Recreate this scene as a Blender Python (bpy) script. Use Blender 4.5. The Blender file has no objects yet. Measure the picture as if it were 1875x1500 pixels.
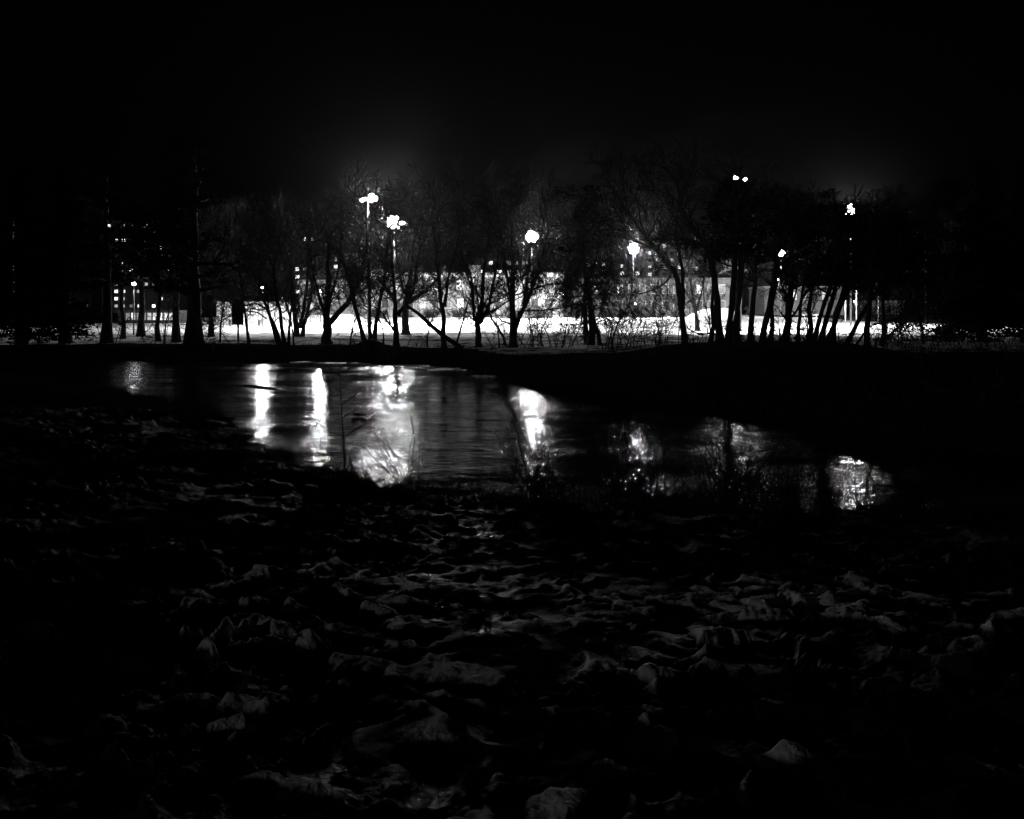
import bpy, math, random
import numpy as np
from mathutils import Vector

SC = bpy.context.scene
COL = SC.collection
R = random.Random(7)
rad = math.radians

# ------------------------------------------------------------------ camera
F = 1460.0          # focal length in photo pixels, horizon on photo row 568
EYE = 3.0           # camera height above the pond
cd = bpy.data.cameras.new('camera')
cam = bpy.data.objects.new('camera', cd)
COL.objects.link(cam)
cam.location = (0, 0, EYE)
cam.rotation_euler = (rad(90), 0, 0)
cd.sensor_width = 36
cd.lens = F / 1875 * 36
cd.shift_y = -(750 - 568) / 1875
cd.clip_start = 0.05
cd.clip_end = 4000
SC.camera = cam

# ------------------------------------------------------------------ night sky and a very weak unseen sun, added to light the foreground
SUN_EL, SUN_AZ = 8.0, -118.0       # light from low behind the left shoulder
w = bpy.data.worlds.new('World')
SC.world = w
w.use_nodes = True
nt = w.node_tree
bg = nt.nodes['Background']
sky = nt.nodes.new('ShaderNodeTexSky')
sky.sky_type = 'NISHITA'
sky.sun_disc = False
sky.sun_elevation = rad(SUN_EL)
sky.sun_rotation = rad(SUN_AZ)
bw = nt.nodes.new('ShaderNodeRGBToBW')
nt.links.new(sky.outputs[0], bw.inputs[0])
nt.links.new(bw.outputs[0], bg.inputs['Color'])
bg.inputs['Strength'].default_value = 0.00006
sl = bpy.data.lights.new('fill_sun', 'SUN')
sl.energy = 0.085
sl.angle = rad(1.0)
so = bpy.data.objects.new('fill_sun', sl)
COL.objects.link(so)
a, e = rad(SUN_AZ), rad(SUN_EL)
sd = Vector((math.sin(a) * math.cos(e), math.cos(a) * math.cos(e), math.sin(e)))
so.rotation_euler = sd.to_track_quat('Z', 'Y').to_euler()

vs = SC.view_settings
vs.view_transform = 'Standard'
vs.look = 'None'
vs.gamma = 1
vs.exposure = 0
vs.use_curve_mapping = False
cy = SC.cycles
cy.max_bounces = 5
cy.diffuse_bounces = 2
cy.glossy_bounces = 3
cy.volume_bounces = 0
cy.transparent_max_bounces = 4
cy.sample_clamp_indirect = 4
cy.use_denoising = True

FLOOD_W = 110000.0      # watts of one floodlight mast
HAZE = 0.00013

# ------------------------------------------------------------------ helpers
def P(xp, yp, D):
    """a point D metres off, seen on photo pixel (xp, yp)"""
    return Vector(((xp - 937.5) * D / F, D, EYE + (568 - yp) * D / F))

def X(xp, D):
    return (xp - 937.5) * D / F

def tag(o, label=None, cat=None, group=None, kind=None):
    if label: o['label'] = label
    if cat: o['category'] = cat
    if group: o['group'] = group
    if kind: o['kind'] = kind
    return o

def empty(name, loc, label, cat, group=None, rz=0):
    o = bpy.data.objects.new(name, None)
    COL.objects.link(o)
    o.location = loc
    o.rotation_euler[2] = rz
    return tag(o, label, cat, group)

class MB:
    def __init__(s):
        s.v = []; s.f = []; s.sm = False
    def box(s, c, d, rz=0):
        x, y, z = d[0] / 2, d[1] / 2, d[2] / 2
        n = len(s.v); ca, sa = math.cos(rz), math.sin(rz)
        for i, j, k in ((-1,-1,-1),(1,-1,-1),(1,1,-1),(-1,1,-1),(-1,-1,1),(1,-1,1),(1,1,1),(-1,1,1)):
            a, b = i * x, j * y
            s.v.append((c[0] + a * ca - b * sa, c[1] + a * sa + b * ca, c[2] + k * z))
        for q in ((0,3,2,1),(4,5,6,7),(0,1,5,4),(1,2,6,5),(2,3,7,6),(3,0,4,7)):
            s.f.append(tuple(n + t for t in q))
    def tube(s, pts, rs, k=6, cap=True):
        n0 = len(s.v)
        m = len(pts)
        prev = None
        for i, p in enumerate(pts):
            t = (pts[min(i + 1, m - 1)] - pts[max(i - 1, 0)])
            if t.length < 1e-9: t = Vector((0, 0, 1))
            t.normalize()
            if prev is None:
                u = t.cross(Vector((0.13, 1, 0.05)) if abs(t.y) < .9 else Vector((1, 0, 0)))
            else:
                u = prev - t * prev.dot(t)
            u.normalize(); prev = u
            w_ = t.cross(u); r = rs[i]
            for j in range(k):
                an = 6.28318 * j / k
                c, d = math.cos(an) * r, math.sin(an) * r
                s.v.append((p.x + u.x * c + w_.x * d, p.y + u.y * c + w_.y * d, p.z + u.z * c + w_.z * d))
        for i in range(m - 1):
            a = n0 + i * k
            for j in range(k):
                j2 = (j + 1) % k
                s.f.append((a + j, a + j2, a + k + j2, a + k + j))
        if cap and k > 3:
            s.f.append(tuple(n0 + j for j in range(k))[::-1])
            s.f.append(tuple(n0 + (m - 1) * k + j for j in range(k)))
    def build(s, name, mat, parent=None, smooth=False):
        me = bpy.data.meshes.new(name)
        me.from_pydata([tuple(v) for v in s.v], [], s.f)
        if mat: me.materials.append(mat)
        if smooth:
            me.polygons.foreach_set('use_smooth', [True] * len(me.polygons))
        o = bpy.data.objects.new(name, me)
        COL.objects.link(o)
        if parent is not None:
            o.parent = parent
            if name in ('crown', 'twigs', 'stems', 'branches', 'foliage'): o['kind'] = 'stuff'
        return o

def rebase(o):
    """children built in world coordinates keep their place under a moved empty"""
    for ch in o.children:
        ch.matrix_parent_inverse = o.matrix_basis.inverted()

def grid_mesh(name, Xa, Ya, Za, mat, attrs=None, kind='structure', smooth=True):
    ny, nx = Xa.shape
    co = np.stack([Xa, Ya, Za], -1).reshape(-1, 3).astype(np.float32)
    i = np.arange(ny * nx).reshape(ny, nx)
    q = np.stack([i[:-1, :-1], i[:-1, 1:], i[1:, 1:], i[1:, :-1]], -1).reshape(-1, 4)
    me = bpy.data.meshes.new(name)
    me.vertices.add(len(co)); me.vertices.foreach_set('co', co.ravel())
    me.loops.add(q.size); me.loops.foreach_set('vertex_index', q.ravel().astype(np.int32))
    me.polygons.add(len(q))
    me.polygons.foreach_set('loop_start', np.arange(0, q.size, 4, dtype=np.int32))
    me.polygons.foreach_set('use_smooth', np.full(len(q), smooth))
    me.update(); me.validate()
    for k, a in (attrs or {}).items():
        at = me.attributes.new(k, 'FLOAT', 'POINT')
        at.data.foreach_set('value', a.ravel().astype(np.float32))
    me.materials.append(mat)
    o = bpy.data.objects.new(name, me)
    COL.objects.link(o)
    o['kind'] = kind
    return o

# numpy noise
def _h(i, j, s):
    n = (i.astype(np.int64) * 374761393 + j.astype(np.int64) * 668265263 + s * 974711) & 0x7fffffff
    n = ((n ^ (n >> 13)) * 1274126177) & 0x7fffffff
    return ((n ^ (n >> 16)) & 0xffff) / 65535.0
def vnoise(x, y, s=0):
    i, j = np.floor(x), np.floor(y)
    u, v = x - i, y - j
    u = u * u * u * (u * (6 * u - 15) + 10); v = v * v * v * (v * (6 * v - 15) + 10)
    a, b, c, d = _h(i, j, s), _h(i + 1, j, s), _h(i, j + 1, s), _h(i + 1, j + 1, s)
    return (a + (b - a) * u) * (1 - v) + (c + (d - c) * u) * v
def fbm(x, y, o=4, s=0):
    t = 0; am = .5; tot = 0
    for k in range(o):
        t = t + am * vnoise(x, y, s + k * 17); tot += am
        x = x * 2.03 + 11.3; y = y * 2.03 - 7.1; am *= .5
    return t / tot
def sstep(a, b, x):
    t = np.clip((x - a) / (b - a), 0, 1)
    return t * t * (3 - 2 * t)

# ------------------------------------------------------------------ materials (all neutral: the place is seen in black and white)
def mat(name, val=.2, rough=.7, var=0.0, scale=3.0, bump=0.0, emit=0.0, metal=0.0, spec=.5, bscale=None, stretch=(1, 1, 1)):
    m = bpy.data.materials.new(name); m.use_nodes = True
    t = m.node_tree; b = t.nodes['Principled BSDF']
    b.inputs['Base Color'].default_value = (val, val, val, 1)
    b.inputs['Roughness'].default_value = rough
    b.inputs['Metallic'].default_value = metal
    b.inputs['Specular IOR Level'].default_value = spec
    if emit:
        b.inputs['Emission Color'].default_value = (1, 1, 1, 1)
        b.inputs['Emission Strength'].default_value = emit
    if var or bump:
        tc = t.nodes.new('ShaderNodeTexCoord'); mp = t.nodes.new('ShaderNodeMapping')
        mp.inputs['Scale'].default_value = stretch
        t.links.new(tc.outputs['Object'], mp.inputs[0])
        n = t.nodes.new('ShaderNodeTexNoise'); n.inputs['Scale'].default_value = scale; n.inputs['Detail'].default_value = 5
        t.links.new(mp.outputs[0], n.inputs['Vector'])
        if var:
            r = t.nodes.new('ShaderNodeMapRange')
            r.inputs['From Min'].default_value = .3; r.inputs['From Max'].default_value = .7
            r.inputs['To Min'].default_value = val * (1 - var); r.inputs['To Max'].default_value = val * (1 + var)
            t.links.new(n.outputs['Fac'], r.inputs[0]); t.links.new(r.outputs[0], b.inputs['Base Color'])
        if bump:
            n2 = n
            if bscale:
                n2 = t.nodes.new('ShaderNodeTexNoise'); n2.inputs['Scale'].default_value = bscale; n2.inputs['Detail'].default_value = 4
                t.links.new(mp.outputs[0], n2.inputs['Vector'])
            bp = t.nodes.new('ShaderNodeBump'); bp.inputs['Strength'].default_value = 1; bp.inputs['Distance'].default_value = bump
            t.links.new(n2.outputs['Fac'], bp.inputs['Height']); t.links.new(bp.outputs[0], b.inputs['Normal'])
    return m

M = {}
M['bark'] = mat('bark', .035, .85, .5, 6, .02, stretch=(1, 1, .25), spec=.03)
M['bark_far'] = mat('bark_far', .05, .85, .4, 6, .01, spec=.2)
M['twig'] = mat('twig', .03, .8, .3, 9, spec=.15)
M['needle'] = mat('needle', .008, .9, .5, 5, spec=.0)
M['steel'] = mat('galvanised_steel', .06, .5, .15, 8, metal=.3)
M['dark_metal'] = mat('dark_metal', .04, .5, .3, 7)
M['brick'] = mat('brick_wall', .24, .85, .3, .8, .01, bscale=9)
M['stone'] = mat('pale_stone', .34, .8, .2, .7, .01, bscale=5)
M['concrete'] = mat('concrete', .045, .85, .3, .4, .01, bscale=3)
M['white_wall'] = mat('white_render', .7, .8, .1, .5)
M['roof'] = mat('dark_roof', .06, .8, .3, 1)
M['glass_dark'] = mat('dark_glass', .05, .2, spec=.6)
M['snow_plain'] = mat('plain_snow', .8, .6, .08, .7, .03, bscale=6)
for k, e_ in (('dim', .12), ('soft', .45), ('warm', 1.1), ('bright', 2.6)):
    M['lit_' + k] = mat('lit_window_' + k, .5, .5, emit=e_)
M['ice'] = mat('old_ice', .55, .45, .5, 2.5, .05, bscale=7)
M['flood'] = mat('flood_lens', .9, .3, emit=850)
M['flood_mid'] = mat('mid_flood_lens', .9, .3, emit=380)
M['frame'] = mat('grey_window_frame', .17, .6)
M['flood_hot'] = mat('hot_flood_lens', .9, .3, emit=1100)
M['lamp'] = mat('path_lamp_lens', .9, .3, emit=420)
M['lamp_w'] = mat('weak_lamp_lens', .9, .3, emit=30)
M['lamp_s'] = mat('small_lamp_lens', .9, .3, emit=14)

def ground_mat():
    m = bpy.data.materials.new('patchy_snow_ground'); m.use_nodes = True
    t = m.node_tree; b = t.nodes['Principled BSDF']; L = t.links.new
    at = t.nodes.new('ShaderNodeAttribute'); at.attribute_name = 'snow'  # snow cover, with light and shade painted into it in the foreground
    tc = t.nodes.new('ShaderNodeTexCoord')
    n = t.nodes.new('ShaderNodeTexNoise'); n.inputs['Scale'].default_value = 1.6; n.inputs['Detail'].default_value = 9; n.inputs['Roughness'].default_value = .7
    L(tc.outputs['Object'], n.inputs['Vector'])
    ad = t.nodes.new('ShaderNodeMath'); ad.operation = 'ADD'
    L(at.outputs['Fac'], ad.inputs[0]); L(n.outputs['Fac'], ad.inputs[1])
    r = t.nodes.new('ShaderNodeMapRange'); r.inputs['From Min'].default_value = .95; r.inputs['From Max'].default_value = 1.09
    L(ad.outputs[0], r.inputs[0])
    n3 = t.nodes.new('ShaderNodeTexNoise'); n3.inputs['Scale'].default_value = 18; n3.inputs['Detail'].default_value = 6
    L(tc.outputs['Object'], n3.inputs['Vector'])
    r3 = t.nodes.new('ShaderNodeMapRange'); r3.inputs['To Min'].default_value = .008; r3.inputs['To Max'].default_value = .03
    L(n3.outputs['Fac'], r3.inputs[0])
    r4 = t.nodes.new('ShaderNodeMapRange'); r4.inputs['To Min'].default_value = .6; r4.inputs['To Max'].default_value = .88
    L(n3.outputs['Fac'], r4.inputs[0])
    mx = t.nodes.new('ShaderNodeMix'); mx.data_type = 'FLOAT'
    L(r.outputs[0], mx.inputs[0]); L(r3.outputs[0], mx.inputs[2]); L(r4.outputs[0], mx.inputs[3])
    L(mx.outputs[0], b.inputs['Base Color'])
    # meltwater film: smooth where the wet mask is up
    aw = t.nodes.new('ShaderNodeAttribute'); aw.attribute_name = 'wet'
    rr = t.nodes.new('ShaderNodeMapRange'); rr.inputs['To Min'].default_value = .75; rr.inputs['To Max'].default_value = .16
    L(aw.outputs['Fac'], rr.inputs[0]); L(rr.outputs[0], b.inputs['Roughness'])
    sp = t.nodes.new('ShaderNodeMapRange'); sp.inputs['To Min'].default_value = .0; sp.inputs['To Max'].default_value = .6
    L(aw.outputs['Fac'], sp.inputs[0]); L(sp.outputs[0], b.inputs['Specular IOR Level'])
    nb = t.nodes.new('ShaderNodeTexNoise'); nb.inputs['Scale'].default_value = 38; nb.inputs['Detail'].default_value = 5
    L(tc.outputs['Object'], nb.inputs['Vector'])
    bp = t.nodes.new('ShaderNodeBump'); bp.inputs['Distance'].default_value = .02; bp.inputs['Strength'].default_value = 1
    L(nb.outputs['Fac'], bp.inputs['Height']); L(bp.outputs[0], b.inputs['Normal'])
    return m
M['ground'] = ground_mat()

def water_mat():
    m = bpy.data.materials.new('rippled_water'); m.use_nodes = True
    t = m.node_tree; b = t.nodes['Principled BSDF']; L = t.links.new
    b.inputs['Base Color'].default_value = (.004, .004, .004, 1)
    b.inputs['IOR'].default_value = 1.33
    tc = t.nodes.new('ShaderNodeTexCoord')
    def noise(sc, st, det, ro=.5):
        mp = t.nodes.new('ShaderNodeMapping'); mp.inputs['Scale'].default_value = st
        mp.inputs['Rotation'].default_value = (0, 0, .08)
        L(tc.outputs['Object'], mp.inputs[0])
        n = t.nodes.new('ShaderNodeTexNoise'); n.inputs['Scale'].default_value = sc; n.inputs['Detail'].default_value = det
        n.inputs['Roughness'].default_value = ro; n.inputs['Distortion'].default_value = .3
        L(mp.outputs[0], n.inputs['Vector']); return n
    n1 = noise(1.1, (.5, 1.2, 1), 4, .6)
    n2 = noise(4.2, (.6, 1.2, 1), 4)
    mk = noise(.55, (.35, 1, 1), 7, .62)       # calm and ruffled patches, thin ice
    r = t.nodes.new('ShaderNodeMapRange'); r.inputs['From Min'].default_value = .42; r.inputs['From Max'].default_value = .60
    r.inputs['To Min'].default_value = .08; r.inputs['To Max'].default_value = .22
    L(mk.outputs['Fac'], r.inputs[0]); L(r.outputs[0], b.inputs['Roughness'])
    r2 = t.nodes.new('ShaderNodeMapRange'); r2.inputs['From Min'].default_value = .40; r2.inputs['From Max'].default_value = .58
    r2.inputs['To Min'].default_value = .3; r2.inputs['To Max'].default_value = 1
    L(mk.outputs['Fac'], r2.inputs[0])
    b1 = t.nodes.new('ShaderNodeBump'); b1.inputs['Distance'].default_value = .07
    L(n1.outputs['Fac'], b1.inputs['Height']); L(r2.outputs[0], b1.inputs['Strength'])
    b2 = t.nodes.new('ShaderNodeBump'); b2.inputs['Distance'].default_value = .042
    L(n2.outputs['Fac'], b2.inputs['Height']); L(b1.outputs[0], b2.inputs['Normal']); L(r2.outputs[0], b2.inputs['Strength'])
    L(b2.outputs[0], b.inputs['Normal'])
    return m
M['water'] = water_mat()

# ------------------------------------------------------------------ terrain
NEAR = np.array([(-40, 40), (-22, 37), (-16.7, 32), (-9.7, 25.5), (-6.9, 20.0), (-5.0, 16.6), (-2.2, 13.8), (.1, 12.9), (1.8, 12.4), (5.3, 12.2), (8, 12.6), (10, 14.5), (12, 16), (40, 17)])
FARS = np.array([(-40, 46), (-22, 47), (-12, 46), (-3.1, 42), (-.9, 36.5), (1.3, 31), (3.1, 28), (4.4, 25), (6.1, 22), (8.1, 19), (9, 17), (11, 15.2), (40, 16)])
def near_y(x): return np.interp(x, NEAR[:, 0], NEAR[:, 1])
def far_y(x): return np.interp(x, FARS[:, 0], FARS[:, 1])
def height(x, y):
    x = np.asarray(x, float); y = np.asarray(y, float)
    wob = (fbm(x * .45, y * .45, 3, 5) - .5) * 1.6 + (fbm(x * 1.9, y * 1.9, 3, 6) - .5) * 1.1
    yn = near_y(x) + wob; yf = far_y(x) - wob * .8
    zn = 1.44 * np.clip(1 - y / yn, -.02, 3) ** 1.0 * (y < yn) + 0
    zn = np.minimum(zn, 3.2)
    # far bank: a short steep face, then the level park
    zf = .85 * sstep(0, 3.6, y - yf) + .12 * sstep(3, 12, y - yf)
    mid = np.minimum(y - yn, yf - y)
    zw = -.35 * sstep(0, 1.2, mid) - .02
    z = np.where(y < yn, zn, np.where(y > yf, zf, zw))
    z = z + (fbm(x * .25, y * .25, 3, 9) - .5) * .25 * (np.where(y > yf, sstep(0, 5, y - yf), 0)) * (1 - sstep(60, 70, y))
    z = z + .9 * np.exp(-(((x + 8.6) / .75) ** 2 + ((y - 48.8) / 1.0) ** 2)) * .42      # root mound
    z = z + .62 * sstep(4, 9, x) * sstep(2, 11, y - yf) * (1 - sstep(33, 50, y)) * (y > yf)
    z = z + 0.8 * sstep(160, 230, y)
    return z
def H(x, y):
    return float(height(np.array([x]), np.array([y]))[0])

# fine trampled snow in the foreground (angular rows so that near clods get enough points)
nr, ncol = 640, 820
D = 1.35 * (22.0 / 1.35) ** (np.linspace(0, 1, nr))
U = np.linspace(-.86, .86, ncol)
Xg = D[:, None] * U[None, :] * (1 + .4 / D[:, None])
Yg = np.repeat(D[:, None], ncol, 1)
def pits(x, y, cell, s, dep):
    """footprint like hollows with pushed up rims"""
    gx, gy = x / cell, y / cell
    i0, j0 = np.floor(gx), np.floor(gy)
    out = np.zeros_like(x)
    for di in (-1, 0, 1):
        for dj in (-1, 0, 1):
            i, j = i0 + di, j0 + dj
            px_, py_ = i + .15 + .7 * _h(i, j, s), j + .15 + .7 * _h(i, j, s + 1)
            an = _h(i, j, s + 2) * 3.14; sz = .28 + .4 * _h(i, j, s + 3); on = _h(i, j, s + 4) > .25
            dx, dy = gx - px_, gy - py_
            a_ = dx * np.cos(an) + dy * np.sin(an); b_ = -dx * np.sin(an) + dy * np.cos(an)
            r_ = np.sqrt((a_ / 1.4) ** 2 + (b_ / .7) ** 2) / sz
            prof = -dep * (1 - sstep(.45, .95, r_)) + dep * .75 * np.exp(-((r_ - 1.08) / .2) ** 2) * (.4 + .9 * _h(i, j, s + 6))
            out += prof * on
    return out
wx = Xg + (fbm(Xg * 2.6, Yg * 2.6, 2, 31) - .5) * .34
wy = Yg + (fbm(Xg * 2.6, Yg * 2.6, 2, 77) - .5) * .34
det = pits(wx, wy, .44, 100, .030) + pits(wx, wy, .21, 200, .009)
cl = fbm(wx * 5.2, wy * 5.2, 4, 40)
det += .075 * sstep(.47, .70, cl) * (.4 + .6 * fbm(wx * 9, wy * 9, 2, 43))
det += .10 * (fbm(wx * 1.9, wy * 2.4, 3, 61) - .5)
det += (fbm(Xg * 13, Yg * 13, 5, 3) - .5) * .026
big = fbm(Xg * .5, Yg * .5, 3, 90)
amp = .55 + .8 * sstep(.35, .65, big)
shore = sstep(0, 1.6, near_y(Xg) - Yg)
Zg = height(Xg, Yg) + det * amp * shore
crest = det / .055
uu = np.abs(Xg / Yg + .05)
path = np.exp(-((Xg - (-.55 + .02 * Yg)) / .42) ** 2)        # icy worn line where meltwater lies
snow_tone = .27 + .25 * crest + .35 * (big - .5) - .3 * path * (crest < .2)  # melted gaps, plus shade painted between the pale crests
snow_tone -= .42 * sstep(.24, .54, uu) * (1 - .75 * sstep(4.5, 6.5, Yg) * (Xg > 0))     # painted shade: snow gives way to dark soil tone on either side
snow_tone -= .24 * sstep(3.3, 2.1, Yg)  # shade painted into the nearest rows as dark soil tone
snow_tone += .16 * sstep(.6, 1.8, Xg) * sstep(4.4, 5.2, Yg) * sstep(7.6, 6.4, Yg)  # lit band of lumps on the right, painted as paler snow
snow_tone -= .95 * sstep(7.4, 9.4, Yg + .25 * np.abs(Xg))                      # bare litter towards the water
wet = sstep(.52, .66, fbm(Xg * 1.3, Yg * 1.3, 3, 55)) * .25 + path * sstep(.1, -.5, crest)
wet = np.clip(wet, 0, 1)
grid_mesh('trampled_snow_ground', Xg, Yg, Zg, M['ground'], {'snow': snow_tone, 'wet': wet})

# the wide ground: behind and beside the camera, pond bed, far bank, park and town to beyond the last building
ys = np.concatenate([np.linspace(-60, 0, 16), np.linspace(1, 60, 200)[0:], np.linspace(61, 120, 60), np.linspace(125, 900, 60)])
xs = np.concatenate([-np.geomspace(60, 780, 24)[::-1], np.linspace(-59, 59, 240), np.geomspace(60, 780, 24)])
Xw, Yw = np.meshgrid(xs, ys)
Zw = height(Xw, Yw)
inside = (Yw > -1) & (Yw < 21.5) & (np.abs(Xw) < .86 * np.maximum(Yw, 1.35) * (1 + .4 / np.maximum(Yw, 1.35)) - .3)
Zw = np.where(inside, Zw - .22, Zw)
inner = (Yw > far_y(Xw) + 4.2) & ((Xw < 1) | (Yw > np.where(Xw > 14, 27, 38)))
snow_tone = np.where(inner, .55 + .35 * (fbm(Xw * .35, Yw * .5, 4, 21) - .5), .1)
snow_tone = np.where((Yw > 70) & (np.abs(Xw) < 61), .9, snow_tone)
snow_tone = np.where((Yw > 70) & (np.abs(Xw) >= 61), .12, snow_tone)
snow_tone = np.where(Yw < 22, .3, snow_tone)
snow_tone = np.where((np.abs(Xw) > 42) & (Yw < 80), .1, snow_tone)
grid_mesh('park_ground', Xw, Yw, Zw, M['ground'], {'snow': snow_tone, 'wet': np.zeros_like(snow_tone)})

# the floodlit field under smooth snow, with an uneven near edge
n = 160
xf = np.linspace(-60, 60, n)
edge = 70 + (fbm(xf * .12, xf * 0 + 2, 3, 8) - .5) * 5 + np.clip(xf - 30, 0, 99) * -.10
T = np.linspace(0, 1, 70) ** 1.5
Yf_ = edge[None, :] + T[:, None] * (158 - edge[None, :])
Xf_ = np.repeat(xf[None, :], 70, 0)
Zf_ = .97 + .05 * sstep(0, .02, T)[:, None] + .06 * fbm(Xf_ * .3, Yf_ * .3, 3, 4) + .5 * sstep(.75, 1, T)[:, None]
grid_mesh('snow_field', Xf_, Yf_, Zf_, M['snow_plain'])

# pond
Xp, Yp = np.meshgrid(np.linspace(-45, 45, 40), np.linspace(10, 50, 30))
grid_mesh('pond_water', Xp, Yp, Xp * 0, M['water'])

# ------------------------------------------------------------------ haze
hb = MB(); hb.box((0, 410, 37), (1640, 1010, 84))
hz = hb.build('haze', None)
hm = bpy.data.materials.new('night_haze'); hm.use_nodes = True
t = hm.node_tree; t.nodes.clear()
pv = t.nodes.new('ShaderNodeVolumePrincipled'); mo = t.nodes.new('ShaderNodeOutputMaterial')
pv.inputs['Color'].default_value = (.9, .9, .9, 1)
pv.inputs['Density'].default_value = HAZE
pv.inputs['Anisotropy'].default_value = .965
t.links.new(pv.outputs[0], mo.inputs['Volume'])
hz.data.materials.append(hm)
tag(hz, kind='stuff')

# ------------------------------------------------------------------ buildings
_wc = {}
def win_mesh(w_, h_, mk, d=.06):
    key = (round(w_, 2), round(h_, 2), mk, d)
    if key not in _wc:
        b = MB(); b.box((0, 0, 0), (w_, d, h_)); o = b.build('window', M[mk])
        _wc[key] = o.data; bpy.data.objects.remove(o)
    return _wc[key]

def add_win(par, x, z, w_, h_, mk, yoff, name='window', frame=None):
    if frame:
        fo = bpy.data.objects.new('window', win_mesh(w_ + .3, h_ + .3, frame, .10)); COL.objects.link(fo)
        fo.parent = par; fo.location = (x, yoff - .05, z)
        o = bpy.data.objects.new('pane', win_mesh(w_, h_, mk, .06)); COL.objects.link(o)
        o.parent = fo; o.location = (0, -.052, 0)
        mb = _mull.get((round(w_, 2), round(h_, 2)))
        return fo
    o = bpy.data.objects.new(name, win_mesh(w_, h_, mk)); COL.objects.link(o)
    o.parent = par; o.location = (x, yoff - .03, z)
    return o
_mull = {}

def building(name, x0, x1, ytop, Dd, depth, wall, label, storey=3.1, bay=3.2, ww=1.5, wh=1.4, lit=.3, frame=None, top_pat=None,
             base=1.6, roof='roof', parapet=True, seed=0, group=None, levels=('lit_dim', 'lit_soft', 'lit_warm', 'lit_bright'), weights=(2, 3, 3, 2), rz=0, skip=0, rows=None, dark=True):
    rr = random.Random(seed)
    xa, xb = X(x0, Dd), X(x1, Dd)
    wd = xb - xa; hh = P(0, ytop, Dd).z - base
    r = empty(name, ((xa + xb) / 2, Dd, base), label, 'building', group, rz)
    b = MB(); b.box((0, depth / 2, hh / 2 - .5), (wd, depth, hh + 1)); b.build('wall', wall, r)
    if parapet:
        b = MB(); b.box((0, depth / 2, hh + .2), (wd + .5, depth + .5, .4)); b.build('parapet', M['stone'] if wall is not M['concrete'] else M['concrete'], r)
    nf = max(1, int(hh / storey)); nb = max(1, int((wd - 1) / bay))
    fl = range(nf) if rows is None else [nf - 1 - q for q in rows if nf - 1 - q >= 0]
    for i in fl:
        z = hh - (nf - i) * storey + storey * .5 - .3
        for j in range(nb):
            x = (j - (nb - 1) / 2) * bay
            on = rr.random() < lit
            mk = rr.choices(levels, weights)[0] if on else 'glass_dark'
            if not on and not dark: continue
            add_win(r, x, z, ww * (rr.choice((.7, 1, 1)) if on and frame is None else 1), wh, mk, 0, frame=frame)
    return r, wd, hh

# school: long three-storey block lit by the field lamps
def school(x0, x1, ytop, Dd, label, wall, seed, lit=.25, storey=3.9, bay=2.7, base=1.3, cornice=True, rz=0):
    r, wd, hh = building('school_building', x0, x1, ytop, Dd, 14, wall, label, storey=storey, bay=bay, ww=1.25, wh=2.0, lit=lit,
                         frame='stone' if cornice else 'frame', base=base, seed=seed, weights=(5, 3, 1, .3), rz=rz)
    nb = int((wd - 1) / bay)
    for j in range(0, nb + 1, 3):
        b = MB(); x = (j - nb / 2) * bay
        b.box((0, -.2, 0), (.5, .4, hh - .3)); o = b.build('pilaster', M['stone'] if cornice else wall, r); o.location = (x, 0, hh / 2 - .3)
    for k in range(1, int(hh / storey) + 1):
        z = hh - k * storey
        if z > .4:
            b = MB(); b.box((0, -.13, 0), (wd - .02, .26, .3)); o = b.build('string_course', M['stone'] if cornice else wall, r); o.location = (0, 0, z)
    if cornice:
        rq = random.Random(seed + 40)
        q = -wd / 2 + 3
        while q < wd / 2 - 3:
            hq = rq.uniform(1.0, 2.6); wq = rq.choice((.9, 1.1, 2.6))
            b = MB(); b.box((0, 0, 0), (wq, 1.2, hq)); o = b.build('chimney' if wq < 2 else 'roof_housing', M['brick'], r); o.location = (q, rq.uniform(2, 8), hh + .4 + hq / 2)
            q += rq.uniform(4, 9)
        b = MB(); b.box((0, -.35, 0), (wd + .6, .7, .55)); o = b.build('cornice', M['white_wall'], r); o.location = (0, 0, hh - .3)
    return r, wd, hh
school(655, 1030, 503, 172, 'long floodlit three storey school with pale cornice behind the middle of the snow field', M['brick'], 3)
s2, wd, hh = school(548, 654, 516, 166, 'lower school wing with sloping roof left of the long pale block', M['brick'], 4, lit=.2)
b = MB()
b.v += [(-wd/2 - .4, -.5, hh + .45), (wd/2 + .2, -.5, hh + .45), (wd/2 + .2, 14, hh + .45), (-wd/2 - .4, 14, hh + .45), (-wd/2 + 1, 7, hh + 3.1), (wd/2 + .2, 7, hh + 3.1)]
b.f += [(0, 1, 5, 4), (2, 3, 4, 5), (0, 4, 3), (1, 2, 5), (0, 3, 2, 1)]
b.build('roof', M['roof'], s2)
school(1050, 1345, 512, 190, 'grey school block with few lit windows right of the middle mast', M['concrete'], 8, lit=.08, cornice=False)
school(1400, 1545, 527, 215, 'brick block with rows of narrow lit windows behind the leaning trunks', M['brick'], 9, lit=.28, cornice=False)
school(1598, 1655, 553, 235, 'small low brick block at the right end of the snow field', M['brick'], 10, lit=.3, cornice=False)

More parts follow.
